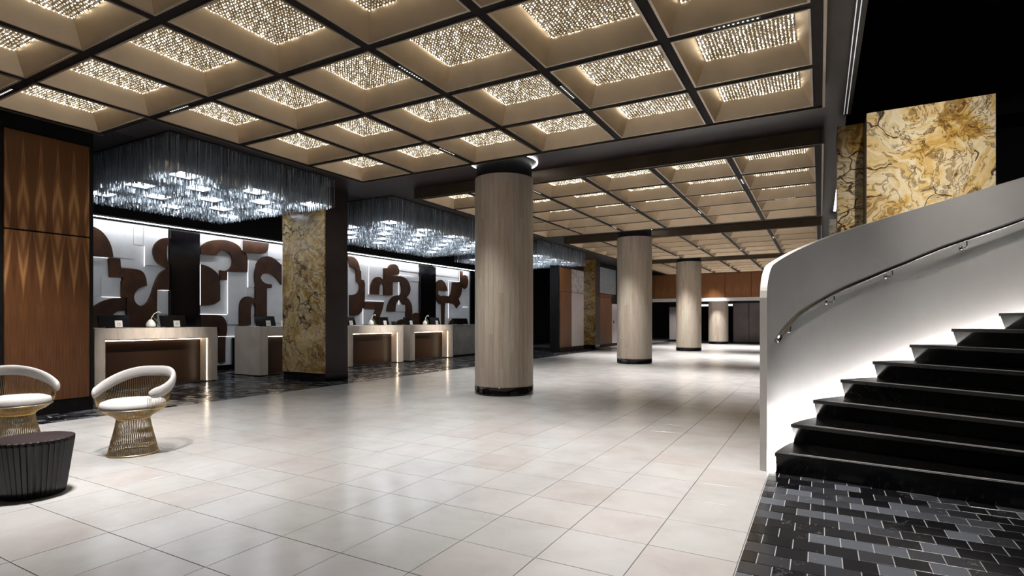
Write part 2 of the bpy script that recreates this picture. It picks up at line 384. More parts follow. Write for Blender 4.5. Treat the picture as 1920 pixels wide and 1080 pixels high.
def beads(n, seed):
    m = MB(); r0 = random.Random(seed); sp = 2 * (HT - .02) / (n - 1)
    for a in range(n):
        for b in range(n):
            x = -HT + .02 + a * sp + r0.uniform(-.004, .004); y = -HT + .02 + b * sp + r0.uniform(-.004, .004)
            edge = min(a, b, n - 1 - a, n - 1 - b); m.cur = 1 if (a == 0 or (a == 1 and r0.random() < .5) or (edge == 0 and r0.random() < .5)) else r0.choice((0, 0, 0, 2, 2, 2, 2, 3, 3))
            z = CD - .010 - r0.random() * .008; r = sp * r0.uniform(.16, .29)
            m.add([(x + r, y, z), (x, y + r, z), (x - r, y, z), (x, y - r, z), (x, y, z + r * .8), (x, y, z - r * 1.2)],
                  [(0, 1, 4), (1, 2, 4), (2, 3, 4), (3, 0, 4), (1, 0, 5), (2, 1, 5), (3, 2, 5), (0, 3, 5)])
    return m.mesh('crystal_beads', ['bead', 'bead_edge', 'bead_dim', 'bead_bright'])
ME_BEADS = beads(25, 1); ME_BEADS_FAR = beads(16, 2)
def linear_fixture(parent, x, y, along, power):
    c = (x, y, RZ)
    hx, hy = (.19, .036) if along == 'X' else (.036, .19)
    f = box('linear_downlight', 'black', parent, x - hx, x + hx, y - hy, y + hy, RZ + .004, RZ + .03)
    m = MB()
    for k in range(10):
        tpos = -.165 + k * .0367; px, py = (x + tpos, y) if along == 'X' else (x, y + tpos)
        m.lathe([(.0001, 0), (.008, 0), (.009, .004)], 8, (px, py, RZ + .001))
    m.build('lens_row', 'led_dot', f)
    area('downlight', (x, y, RZ - .004), (hx * 1.9, hy * 1.9), power, (1.0, .97, .94), 75, parent=parent)
RAFT_LABEL = ['gold coffered ceiling raft with beaded light panels, nearest one overhead',
              'gold coffered ceiling raft just beyond the foremost round column',
              'gold coffered ceiling raft between the second and third round columns',
              'farthest gold coffered ceiling raft, before the walnut header wall']
def raft(idx):
    y_end = 7.185 + PER * idx; y_beg = y_end - 5 * PITCH
    root = thing('coffered_ceiling_raft', (-3.52, y_beg, RZ), RAFT_LABEL[idx], 'ceiling raft', 'coffered ceiling rafts')
    bm = ME_BEADS if idx < 2 else ME_BEADS_FAR
    for r in range(5):
        ys = y_beg + r * PITCH
        for i in range(-1, 6):
            if i == -1 and not (idx == 0 and r < 2): continue
            cx_, cy_ = -7.021 + (i + .5) * 1.167, ys + HP
            cf = link(ME_RIM, 'coffer', root, (cx_ + 3.52, cy_ - y_beg, 0))
            for k in range(4): link(ME_SIDE, 'side_panel', cf, (0, 0, 0), rz=k * pi / 2)
            link(ME_GLOW, 'light_panel', cf, (0, 0, 0)); link(bm, 'crystal_beads', cf, (0, 0, 0), kind='stuff')
    # black bars between the coffers
    for i in range(-1, 7):
        x = -7.021 + i * 1.167
        ya, yb = (y_beg, y_beg + 2 * PITCH) if i == -1 else (y_beg, y_end)
        if i == -1 and idx: continue
        box('grid_bar', 'black_bar', root, x - .043, x + .043, ya - .0, yb, RZ + .012, CZ)
    for r in range(6):
        y = y_beg + r * PITCH; xa = -8.188 if (idx == 0 and r <= 2) else -7.021
        box('grid_bar', 'black_bar', root, xa, -.019, y - .043, y + .043, RZ + .013, CZ - .001)
    # bronze edge boards
    box('edge_board', 'bronze', root, -7.09, .03, y_beg - .07, y_beg - .046, RZ, CZ - .002)
    box('edge_board', 'bronze', root, -7.09, .03, y_end + .046, y_end + .07, RZ, CZ - .002)
    box('edge_board', 'gold_rim', root, .026, .05, y_beg - .046, y_end + .046, RZ, CZ - .002)
    yl = y_beg + 2 * PITCH if idx == 0 else y_beg
    box('edge_board', 'bronze', root, -7.09, -7.066, yl - .046, y_end + .046, RZ, CZ - .002)
    if idx == 0: box('edge_board', 'bronze', root, -8.257, -8.233, y_beg, yl + .046, RZ, CZ - .002)
    X = lambda i: -7.021 + 1.167 * i
    Y = lambda j: y_beg + (j + 1) * PITCH
    P = P_LINEAR * [.70, 1.15, 1.9, 2.4][idx]
    for i, j, al in [(3, 1.5, 'Y'), (4, 2.5, 'Y'), (2, 3.4, 'Y'), (5.5, 2, 'X'), (.5, 1, 'X'), (5, .4, 'Y'), (2, -.5, 'Y')]:  # last two are added fixtures, put in for more light on the floor
        linear_fixture(root, X(i), Y(j), al, P * (2.2 if (i, j) == (2, -.5) and idx == 0 else 1))
    if idx == 0: linear_fixture(root, X(-.5), Y(0), 'X', P * 1.6)
for k in range(4): raft(k)

# ------------------------------------------------------------------ round columns
COLX, COLY, CR = -4.6, 7.975, .485
NS = 36
def stave_mesh(L):
    m = MB(); a = pi / NS - .002; seg = 2; v = []
    for k in range(seg + 1):
        an = -a + 2 * a * k / seg
        for r in (CR - .03, CR): v += [(r * cos(an), r * sin(an), .001), (r * cos(an), r * sin(an), L - .001)]
    f = []
    for k in range(seg):
        b = 4 * k; f += [(b + 2, b + 6, b + 7, b + 3), (b + 1, b + 3, b + 7, b + 5), (b, b + 4, b + 6, b + 2)]
    f += [(0, 2, 3, 1), (4 * seg, 4 * seg + 1, 4 * seg + 3, 4 * seg + 2)]
    m.add(v, f, False); return m.mesh('stone_stave', 'travertine')
SM = {}
COL_LABEL = ['nearest round column clad in pale stone staves, black foot and cap', 'second nearest round stone column, beyond the foremost one',
             'third round stone column, far down the lobby', 'farthest round stone column, its top hidden by the walnut header']
for k in range(4):
    cy_ = COLY + PER * k
    root = thing('round_column', (COLX, cy_, 0), COL_LABEL[k], 'column', 'round stone columns')
    MB().lathe([(CR - .04, .1), (CR - .04, 3.56)], 36, (COLX, cy_, 0)).build('core', 'travertine', root)
    MB().lathe([(CR + .004, 0), (CR + .004, .135), (CR - .004, .14)], 48, (COLX, cy_, 0)).build('black_foot', 'black_gloss', root)
    MB().lathe([(CR - .02, 3.545), (CR - .02, CZ)], 48, (COLX, cy_, 0)).build('black_cap', 'black', root)
    MB().tube([(COLX + .555 * cos(a * pi / 32), cy_ + .555 * sin(a * pi / 32), CZ - .014) for a in range(64)], .011, 6, True).build('ring_light', 'ring_white', root)
    rr = random.Random(k)
    for s_ in range(NS):
        z = .14; first = [1.2, .55, .85, .3][(s_ * 7 + rr.randrange(2)) % 4]
        while z < 3.54:
            L = min(first if z < .15 else 1.2, 3.545 - z)
            if L < .05: break
            key = round(L, 3)
            if key not in SM: SM[key] = stave_mesh(key)
            link(SM[key], 'stone_stave', root, (0, 0, z), rz=2 * pi * (s_ + .5) / NS); z += L

# ------------------------------------------------------------------ marble piers
def pier(x0, x1, y0, y1, ztop, label, mat, side='R', step=None):
    root = thing('marble_pier', ((x0 + x1) / 2, (y0 + y1) / 2, 0), label, 'pier', 'marble faced piers')
    box('pier_core', 'dark_panel', root, x0, x1, y0 + .03, y1, 0, min(ztop, CZ - .004))
    box('plinth', 'black_gloss', root, x0 + .01, x1 + .004, y0 + .02, y1 + .004, 0, .16)
    zs = [.165, .82, 2.05, ztop]
    for a, b in zip(zs[:-1], zs[1:]): box('marble_slab', mat, root, x0, x1, y0, y0 + .028, a + .001, b - .001)
    if step:
        sx0, sx1, sy, sz = step
        box('pier_return', 'dark_panel', root, sx0, sx1 - .002, sy + .03, sy + .5, 0, sz)
        for a, b in zip([.165, 1.9], [1.9, sz]): box('marble_slab', mat, root, sx0, sx1, sy, sy + .028, a + .001, b - .001)
    return root
for k, lb in enumerate(['gold and brown veined marble pier with dark side beside the nearest desks',
                        'gold veined marble pier mostly hidden behind the nearest round column',
                        'distant gold veined marble pier right of the pale-coloured wall panel']):
    pier(-9.66, -8.44, 7.62 + PER * k, 8.23 + PER * k, CZ - .004, lb, 'marble_gold')
for k, lb in enumerate(['pale golden marble pier with dark veins rising behind the curved stair wall', 'sliver of golden marble pier beyond the lit strip above the stair wall']):
    pier(.478, 1.638, 7.65 + PER * k, 8.3 + PER * k, 3.625, lb, 'marble_pale', step=(.196, .477, 8.2 + PER * k, 3.685))
# black upper wall above the right piers
S('wall_back', 'black', .36, 5.1, 8.74, 8.82, 3.70, 6.4)

# ------------------------------------------------------------------ walnut wall bays at X = -8.6
def walnut_bay(y0, y1, label, leaves, group='walnut wall bays'):
    root = thing('walnut_wall_panel', (-8.75, (y0 + y1) / 2, 0), label, 'wall panel', group)
    box('panel_core', 'black', root, -9.0, -8.63, y0 - .05, y1 + .06, 0, CZ - .004)
    box('plinth', 'black', root, -8.63, -8.615, y0, y1, 0, .17)
    for a, b, mat in leaves:
        box('veneer_panel', mat[0], root, -8.63, -8.6, a, b, .18, 2.312)
        box('veneer_panel', mat[1], root, -8.63, -8.6, a, b, 2.332, 3.54 if y0 < 10 else 3.25)
    return root
walnut_bay(2.835, 3.722, 'tall bookmatched walnut wall panel behind the left wire chair', [(2.835, 3.722, ('walnut_y', 'walnut_y'))])
S('wall_left', 'black', -8.9, -8.64, -1, 2.78, -.05, CZ)
S('wall_left', 'black', -12.6, -9.0, 3.6, 3.78, -.05, CZ)
walnut_bay(19.15, 21.56, 'far walnut wall panel, one half coloured pale as reflected light, beside black opening',
           [(19.15, 20.28, ('walnut_plain', 'walnut_plain')), (20.28, 21.56, ('lacquer_and_reflection', 'reflection_marbled'))])  # pale half: light reflected in the walnut, put into the colour
# far glazed bay with brown door
root = thing('glazed_door_bay', (-8.8, 25, 0), 'brown door under pale blue glass beside the distant marble pier', 'door bay')
box('bay_core', 'black', root, -9.1, -8.63, 23.15, 29.4, 0, CZ - .004)
box('pale_glass_pane', 'pale_glass', root, -8.63, -8.6, 23.26, 25.7, 2.45, 3.62)
box('door_leaf', 'walnut_plain', root, -8.63, -8.59, 23.32, 25.0, .14, 2.25)
box('door_head', 'walnut_plain', root, -8.63, -8.60, 23.3, 25.1, 2.27, 2.42)
box('white_panel', 'lacquer_and_reflection', root, -8.63, -8.6, 25.15, 25.9, .14, 2.0)
MB().tube([(-8.58, 25.35 + .06 * cos(a * pi / 8), 1.15 + .06 * sin(a * pi / 8)) for a in range(16)], .012, 6, True).build('door_pull', 'black', root)

# ------------------------------------------------------------------ end wall
root = thing('walnut_header_wall', (-4.2, 29.6, 2.3), 'walnut panelled header across the far end of the lobby', 'header wall')
box('header_core', 'black', root, -8.7, 1.7, 29.52, 29.8, 2.37, CZ)
edges = [-8.6, -7.75, -6.55, -5.35, -4.17, -2.95, -1.75, -.55, .65]
for a, b in zip(edges[:-1], edges[1:]): box('veneer_panel', 'walnut_x', root, a + .012, b - .012, 29.5, 29.52, 2.38, 3.62)
box('light_ledge', 'white_paint', root, -8.7, 1.7, 29.48, 29.8, 2.20, 2.37)
S('ceiling', 'dark_panel', -8.7, 1.7, 29.8, 37.9, 2.35, 2.45)
cab = thing('cupboard_row', (-2.3, 31.1, 0), 'dark grey tall cupboard doors beside the farthest column', 'cupboard')
box('carcass', 'black', cab, -3.99, .9, 30.92, 31.4, 0, 2.2)
for a in range(6): box('cupboard_door', 'grey_panel', cab, -3.95 + a * .76, -3.95 + a * .76 + .735, 30.9, 30.92, .1, 2.12)
box('recessed_pull', 'black', cab, -1.66, -1.6, 30.885, 30.9, 1.15, 1.45)
for j, (px, wd, mat, lb) in enumerate([(-7.85, .45, 'lacquer_and_reflection', 'slim pale door leaf in the dark far corridor left of the third column'), (-7.1, .6, 'marble_pale', 'slim golden lit panel in the dark far corridor beside the third column')]):
    root = thing('corridor_screen', (px, 33.5, 0), lb, 'panel')
    box('panel_leaf', mat, root, px, px + wd, 33.4, 33.46, .08, 2.02 + .13 * j); box('panel_frame', 'dark_panel', root, px - .04, px + wd + .04, 33.46, 33.52, 0, 2.2)
area('added_corridor_fill', (-6.5, 32.0, 2.33), (1.5, .1), 30, (1, .95, .85), 140)  # added light with no fitting, brightens the far corridor
root = thing('corridor_light_strip', (-5.6, 34.5, 2.1), 'white light strip glowing in the corridor behind the columns', 'light strip')
box('housing', 'dark_panel', root, -6.4, -4.2, 34.4, 34.6, 2.05, 2.349); box('diffuser', 'led_soft', root, -6.38, -4.22, 34.385, 34.4, 2.07, 2.18)

# ------------------------------------------------------------------ linear light in the edge of the stair opening
root = thing('edge_light_strip', (.3, 13.7, 3.8), 'bright white linear light glowing left of the golden marble pier', 'light strip')
box('housing', 'black', root, .272, .345, 12.2, 15.15, 3.80, 3.842); box('diffuser', 'track_bright', root, .285, .33, 12.25, 15.1, 3.79, 3.80)
root = thing('edge_track', (.3, 6.5, 3.8), 'slim twin metal track, its highlights put in as faint glow, along the edge of the dark stair opening', 'metal track')
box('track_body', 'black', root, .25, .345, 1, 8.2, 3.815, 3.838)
for x in (.262, .295): box('highlight_line', 'highlight_glow', root, x, x + .008, 1, 8.15, 3.811, 3.816)  # weak emission stands in for highlights along the reflective metal

# ------------------------------------------------------------------ reception art wall
AX = WALLX
def px2(crop, pts):
    ox, oy, sc = crop; return [onX(ox + x / sc, oy + y / sc, AX) for x, y in pts]
CA = (170, 400, 4.5); CB = (365, 430, 5.141); CCR = (645, 460, 6.75); CD_ = (740, 470, 7.2)
def smooth(poly, it=2, keep=48):
    # rounds gentle bends, keeps corners sharper than ~50 degrees
    for _ in range(it):
        out = []; n = len(poly)
        for i in range(n):
            p0, p1, p2 = poly[i - 1], poly[i], poly[(i + 1) % n]
            a1 = atan2(p1[1] - p0[1], p1[0] - p0[0]); a2 = atan2(p2[1] - p1[1], p2[0] - p1[0])
            da = abs((a2 - a1 + pi) % (2 * pi) - pi)
            if da > radians(keep) or da < radians(2): out.append(p1)
            else: out += [tuple(p1[k] * .75 + p0[k] * .25 for k in (0, 1)), tuple(p1[k] * .75 + p2[k] * .25 for k in (0, 1))]
        poly = out
    return poly
ZT = 3.235
def art_panel(y0, y1, label):
    root = thing('relief_art_wall', (AX, (y0 + y1) / 2, .12), label, 'wall art', 'reception relief walls')
    box('white_backing', 'white_paint', root, AX - .05, AX, y0, y1, .13, ZT)
    return root
def shapes(root, crop, polys, d0=.058):
    for k, pl in enumerate(polys):
        P = smooth(px2(crop, pl)); ar = sum(P[i - 1][0] * P[i][1] - P[i][0] * P[i - 1][1] for i in range(len(P)))
        if ar < 0: P = P[::-1]
        MB().prism(P, AX, AX + d0 + .012 * (k % 3)).build('brown_shape', 'rust_brown', root)
def blocks(root, crop, rects):
    for (xa, ya, xb, yb, dep) in rects:
        (ya_, za), (yb_, zb) = px2(crop, [(xa, ya), (xb, yb)])
        za = min(za, ZT - .003)
        box('white_block', 'white_paint', root, AX, AX + dep * .42, ya_, yb_, zb, za)
def leds(root, crop, lines):
    for (xa, ya, xb, yb) in lines:
        (a, za), (b, zb) = px2(crop, [(xa, ya), (xb, yb)])
        if abs(b - a) > abs(za - zb): box('led_strip', 'led_soft', root, AX + .048, AX + .054, a, b, (za + zb) / 2 - .005, (za + zb) / 2 + .005)
        else: box('led_strip', 'led_soft', root, AX + .048, AX + .054, (a + b) / 2 - .007, (a + b) / 2 + .007, min(za, zb), max(za, zb))
rA = art_panel(4.3, 6.965, 'white relief wall with brown cut letter shapes behind the nearest desk')
shapes(rA, CA, [[(-60, 100), (0, 110), (35, 123), (80, 150), (120, 195), (150, 245), (170, 300), (180, 370), (-60, 362)],
    [(140, 378), (235, 382), (243, 462), (330, 468), (390, 475), (425, 492), (445, 520), (452, 548), (152, 538)],
    [(262, 540), (452, 548), (460, 612), (420, 620), (375, 645), (348, 690), (352, 740), (385, 778), (430, 782), (470, 752), (500, 690), (520, 620), (548, 545), (585, 490), (645, 464), (648, 646), (545, 648), (540, 960), (330, 960), (288, 880), (288, 712), (240, 705), (240, 640), (248, 585)],
    [(-60, 840), (30, 775), (100, 735), (190, 715), (288, 713), (288, 812), (240, 815), (200, 832), (172, 862), (172, 960), (-60, 960)],
    [(648, 208), (600, 210), (560, 228), (525, 265), (510, 310), (515, 360), (540, 410), (590, 445), (648, 462), (648, 425), (634, 400), (628, 360), (628, 300), (636, 265), (648, 245)]])
blocks(rA, CA, [(35, 60, 355, 385, .03), (-40, 370, 135, 700, .045), (80, 535, 240, 705, .11), (245, 385, 345, 460, .02), (362, 120, 435, 270, .02), (445, 110, 648, 452, .06), (545, 650, 648, 848, .05)])
leds(rA, CA, [(80, 706, 240, 709), (-40, 370, 135, 372), (440, 280, 443, 450), (545, 648, 648, 650)])
box('black_glass', 'black_gloss', rA, AX - .02, AX + .09, 6.97, 7.625, .13, 3.22)
rB = art_panel(7.64, 10.2, 'white relief wall with arched brown shapes left of the marble pier')
shapes(rB, CB, [[(47, 168), (90, 130), (150, 108), (230, 100), (300, 107), (370, 130), (420, 165), (450, 215), (485, 235), (500, 290), (497, 412), (302, 405), (300, 490), (232, 488), (232, 395), (290, 405), (335, 375), (356, 325), (350, 265), (315, 220), (265, 203), (222, 215), (200, 248), (47, 238)],
    [(50, 340), (110, 355), (175, 395), (230, 455), (230, 685), (165, 732), (50, 730)],
    [(450, 108), (697, 138), (688, 205), (665, 232), (640, 240), (450, 222)],
    [(560, 470), (568, 380), (600, 305), (650, 265), (700, 258), (760, 285), (826, 345), (826, 535), (790, 480), (740, 435), (690, 422), (640, 430), (622, 465), (640, 505), (690, 530), (730, 530), (730, 566), (684, 568), (684, 900), (576, 900), (576, 560)],
    [(415, 920), (415, 740), (425, 690), (455, 655), (500, 645), (545, 660), (576, 690), (576, 745), (560, 715), (545, 712), (532, 725), (526, 760), (526, 920)],
    [(38, 822), (230, 824), (270, 855), (292, 915), (295, 970), (285, 1030), (220, 1030), (215, 945), (38, 942)],
    [(222, 1034), (285, 1034), (282, 1280), (222, 1280)]])
blocks(rB, CB, [(50, 60, 440, 200, .02), (230, 500, 300, 590, .03), (310, 410, 497, 915, .085), (500, 295, 578, 555, .06), (505, 560, 572, 640, .03), (50, 732, 210, 815, .05), (690, 570, 824, 900, .03), (700, 140, 824, 290, .03)])
leds(rB, CB, [(442, 100, 444, 225), (498, 300, 501, 560), (38, 818, 300, 821), (40, 340, 43, 730), (302, 410, 305, 815), (215, 1030, 400, 1034)])
box('black_glass', 'black_gloss', rB, AX, AX + .06, 8.47, 10.2, .13, .79)
rC = art_panel(10.3, 15.69, 'white relief wall with brown shapes beyond the marble pier')
shapes(rC, CCR, [[(40, 140), (80, 140), (125, 160), (160, 205), (180, 265), (188, 320), (200, 325), (203, 435), (240, 445), (242, 470), (250, 475), (250, 700), (215, 830), (180, 875), (130, 895), (60, 890), (60, 630), (120, 628), (165, 600), (185, 550), (182, 490), (165, 462), (145, 460), (142, 320), (110, 285), (60, 270)],
    [(230, 715), (487, 718), (470, 810), (435, 900), (410, 1000), (350, 1000), (355, 880), (388, 805), (230, 800)],
    [(305, 620), (312, 530), (335, 450), (375, 405), (425, 398), (465, 425), (486, 460), (487, 290), (548, 290), (560, 258), (595, 236), (640, 245), (672, 285), (680, 340), (670, 372), (590, 372), (590, 390), (680, 392), (680, 465), (595, 468), (592, 634), (488, 632), (486, 545), (470, 495), (450, 482), (432, 510), (425, 560), (422, 625)],
    [(530, 835), (540, 770), (565, 700), (605, 650), (650, 634), (690, 632), (720, 600), (722, 540), (700, 480), (682, 465), (682, 392), (740, 400), (790, 440), (825, 510), (828, 580), (805, 630), (775, 660), (815, 690), (842, 750), (850, 800), (852, 1000), (772, 1000), (772, 752), (735, 752), (710, 705), (682, 690), (655, 720), (640, 765), (632, 838)],
    [(640, 1000), (665, 960), (710, 935), (752, 935), (752, 1000)]])
shapes(rC, CD_, [[(228, 885), (245, 850), (275, 835), (305, 845), (330, 880), (332, 1000), (270, 1000), (240, 930)]])
blocks(rC, CCR, [(300, 255, 480, 630, .09), (255, 665, 490, 712, .05), (605, 480, 672, 600, .03), (650, 755, 770, 840, .05), (230, 805, 385, 1000, .06)])
blocks(rC, CD_, [(45, 190, 330, 300, .05), (45, 310, 330, 420, .03)])
leds(rC, CCR, [(297, 255, 301, 620), (676, 240, 684, 750), (221, 712, 227, 1000), (300, 252, 480, 256), (255, 700, 490, 708)])
leds(rC, CD_, [(45, 330, 230, 340), (326, 200, 330, 850)])
box('black_glass', 'black_gloss', rC, AX - .02, AX + .09, 15.70, 16.60, .13, 3.2)
rD = art_panel(16.62, 19.0, 'narrow white relief wall with brown shapes beside the nearest column')
shapes(rD, CD_, [[(538, 480), (555, 425), (590, 395), (630, 395), (670, 440), (695, 510), (700, 545), (632, 545), (605, 528), (575, 545), (570, 580), (590, 608), (625, 612), (650, 605), (722, 618), (745, 590), (765, 425), (890, 430), (898, 520), (880, 600), (850, 650), (872, 715), (822, 780), (780, 710), (700, 712), (680, 690), (660, 735), (658, 1000), (628, 1000), (626, 730), (580, 710), (548, 640), (535, 560)],
    [(866, 275), (900, 280), (902, 340), (935, 325), (965, 350), (977, 420), (965, 490), (935, 517), (912, 500), (905, 480), (866, 425)],
    [(725, 985), (740, 945), (780, 925), (780, 1000), (725, 1000)]])
blocks(rD, CD_, [(540, 230, 862, 370, .03), (712, 420, 765, 600, .04), (900, 520, 975, 760, .04), (665, 740, 705, 1000, .06), (725, 715, 895, 915, .07)])
leds(rD, CD_, [(706, 420, 716, 915), (710, 408, 862, 414), (858, 280, 862, 420), (900, 760, 970, 764)])
box('black_glass', 'black_gloss', rD, AX - .02, AX + .05, 19.0, 20.2, .13, 3.2)
cove = thing('cove_light', (-12.3, 11, 3.25), 'thin white cove light line above the white relief wall', 'light strip')
box('cove_board', 'black', cove, -12.6, -12.28, 4.2, 20.2, 3.262, CZ - .003)
box('cove_lip', 'white_paint', cove, -12.28, -12.262, 4.2, 20.2, 3.245, 3.275)
box('cove_led', 'led_cove', cove, -12.40, -12.36, 4.2, 19.0, 3.25, 3.26)

# ------------------------------------------------------------------ reception desks
DX = -10.55; DZ = 1.072
def desk(y0, y1, ia, ib, label):
    root = thing('reception_desk', (DX - .42, (y0 + y1) / 2, 0), label, 'desk', 'stone reception desks')
    xb = DX - .86
    box('stone_top', 'desk_stone', root, xb, DX, y0, y1, .875, DZ)
    box('stone_leg', 'desk_stone', root, xb, DX, y0, ia, .02, .8745)
    box('stone_leg', 'desk_stone', root, xb, DX, ib, y1, .02, .8745)
    box('toe_kick', 'black', root, xb + .02, DX - .02, y0 + .02, y1 - .02, 0, .02)
    rx = DX - .27
    box('walnut_front', 'walnut_desk', root, rx - .03, rx, ia, ib, .02, .8745)
    box('led_strip', 'led_warm', root, rx + .012, rx + .026, ia + .02, ib - .02, .842, .852)
    box('led_strip', 'led_warm', root, DX - .05, DX - .042, ib - .006, ib - .001, .03, .86)
    box('shadow_reveal', 'black', root, DX - .025, DX - .012, ia, ib, .868, .874)
    return root
desk(4.64, 6.782, 4.80, 6.60, 'stone portal reception desk nearest, walnut front behind the wire chair')
desk(7.746, 9.95, 7.95, 9.75, 'stone portal reception desk half hidden by the marble pier')
desk(10.29, 12.446, 10.47, 12.24, 'stone portal reception desk just right of the marble pier')
root = desk(12.75, 14.934, 12.965, 14.69, 'farthest stone portal reception desk, left of the nearest column')
box('link_panel', 'desk_stone', root, DX - .5, DX - .3, 12.448, 12.748, .02, DZ)
root = thing('grey_counter', (-10.95, 15.6, 0), 'plain grey stone counter end beside the farthest desk', 'counter')
box('counter_body', 'grey_stone', root, -11.4, -10.57, 15.0, 16.9, .06, DZ - .03); box('counter_top', 'grey_stone', root, -11.41, -10.55, 14.985, 16.92, DZ - .029, DZ); box('toe_kick', 'black', root, -11.38, -10.6, 15.02, 16.88, 0, .06)
# things on the desks
def monitor(yc, wd, label, x=-10.95, card=True, hgt=.21):
    root = thing('desk_monitor', (x, yc, DZ), label, 'monitor', 'monitors on the reception desks')
    z0 = DZ + .012
    MB().prism([(x + .0, z0), (x + .03, z0), (x - .035, z0 + hgt), (x - .06, z0 + hgt)], yc - wd / 2, yc + wd / 2, 'Y').build('screen', 'black_gloss', root)
    box('bezel', 'dark_panel', root, x - .064, x - .030, yc - wd / 2, yc + wd / 2, z0 + hgt, z0 + hgt + .012)
    box('foot', 'black', root, x - .08, x + .05, yc - .11, yc + .11, DZ, z0)
    if card:
        cy_ = yc + wd * .1
        c = MB().add([(x + .045, cy_ - .06, DZ + .005), (x + .045, cy_ + .06, DZ + .005), (x + .02, cy_ + .06, DZ + .135), (x + .02, cy_ - .06, DZ + .135), (x + .039, cy_ - .06, DZ + .005), (x + .039, cy_ + .06, DZ + .005), (x + .014, cy_ + .06, DZ + .135), (x + .014, cy_ - .06, DZ + .135)],
                     [(0, 1, 2, 3), (7, 6, 5, 4), (0, 4, 5, 1), (1, 5, 6, 2), (2, 6, 7, 3), (3, 7, 4, 0)]).build('white_card', 'card', root)
        MB().tube([(x + .035, cy_ + .022 * cos(a * pi / 8), DZ + .062 + .022 * sin(a * pi / 8)) for a in range(16)], .004, 5, True).build('ring_mark', 'print', c)
    return root
monitor(5.13, .50, 'black monitor with white ring card, left one on the nearest desk')
monitor(6.15, .48, 'black monitor with white ring card, right one on the nearest desk')
monitor(8.19, .50, 'black monitor with white card on the desk left of the marble pier')
monitor(10.72, .46, 'black monitor with white card peeking out right behind the dark pier side')
monitor(12.04, .46, 'black monitor with white card right of the first far white vase')
monitor(13.2, .46, 'black monitor with white card left of the farthest white vase')
monitor(14.5, .46, 'black monitor with white card right of the farthest white vase')
monitor(15.95, .9, 'wide low black screen on the grey counter end', card=False, hgt=.19)
def vase(yc, label, big=1.0):
    x = -10.9; root = thing('white_vase', (x, yc, DZ), label, 'vase', 'white vases on the reception desks')
    pr = [(.0001, 0), (.055, 0), (.078, .03), (.080, .06), (.065, .10), (.035, .14), (.02, .155), (.012, .15)]
    MB().lathe([(r * big, z * big) for r, z in pr], 20, (x, yc, DZ)).build('vase_body', 'white_ceramic', root)
    st = [(x, yc, DZ + .14), (x, yc + .02, DZ + .2), (x, yc + .06, DZ + .26), (x, yc + .12, DZ + .295)]
    MB().tube(st, .008, 6).build('stem', 'white_ceramic', root)
    MB().tube([(x, yc + .12, DZ + .295), (x, yc + .15, DZ + .29), (x + .01, yc + .18, DZ + .27)], [.012, .024, .006], 6).build('blossom', 'white_ceramic', root)
    MB().tube([(x + .02, yc + .03, DZ + .20), (x + .02, yc + .09, DZ + .13), (x + .02, yc + .16, DZ + .02)], [.008, .04, .006], 6, rz=.4).build('leaf', 'leaf', root)
vase(5.71, 'white teardrop vase with a leaning stem on the nearest desk'); vase(11.5, 'white teardrop vase with stem just right of the marble pier'); vase(13.9, 'small white vase with stem on the farthest desk', .9)
root = thing('white_cone', (-10.88, 8.56, DZ), 'small white cone beside the monitor at the marble pier', 'ornament')
MB().lathe([(.045, 0), (.03, .05), (.008, .15), (.0001, .155)], 16, (-10.88, 8.56, DZ)).build('cone_body', 'white_ceramic', root)
root = thing('dark_cup', (-10.85, 12.36, DZ), 'small dark cup on the desk right of the marble pier', 'cup')
MB().lathe([(.05, 0), (.06, .11), (.055, .11), (.045, .01)], 16, (-10.85, 12.36, DZ)).build('cup_body', 'black', root)

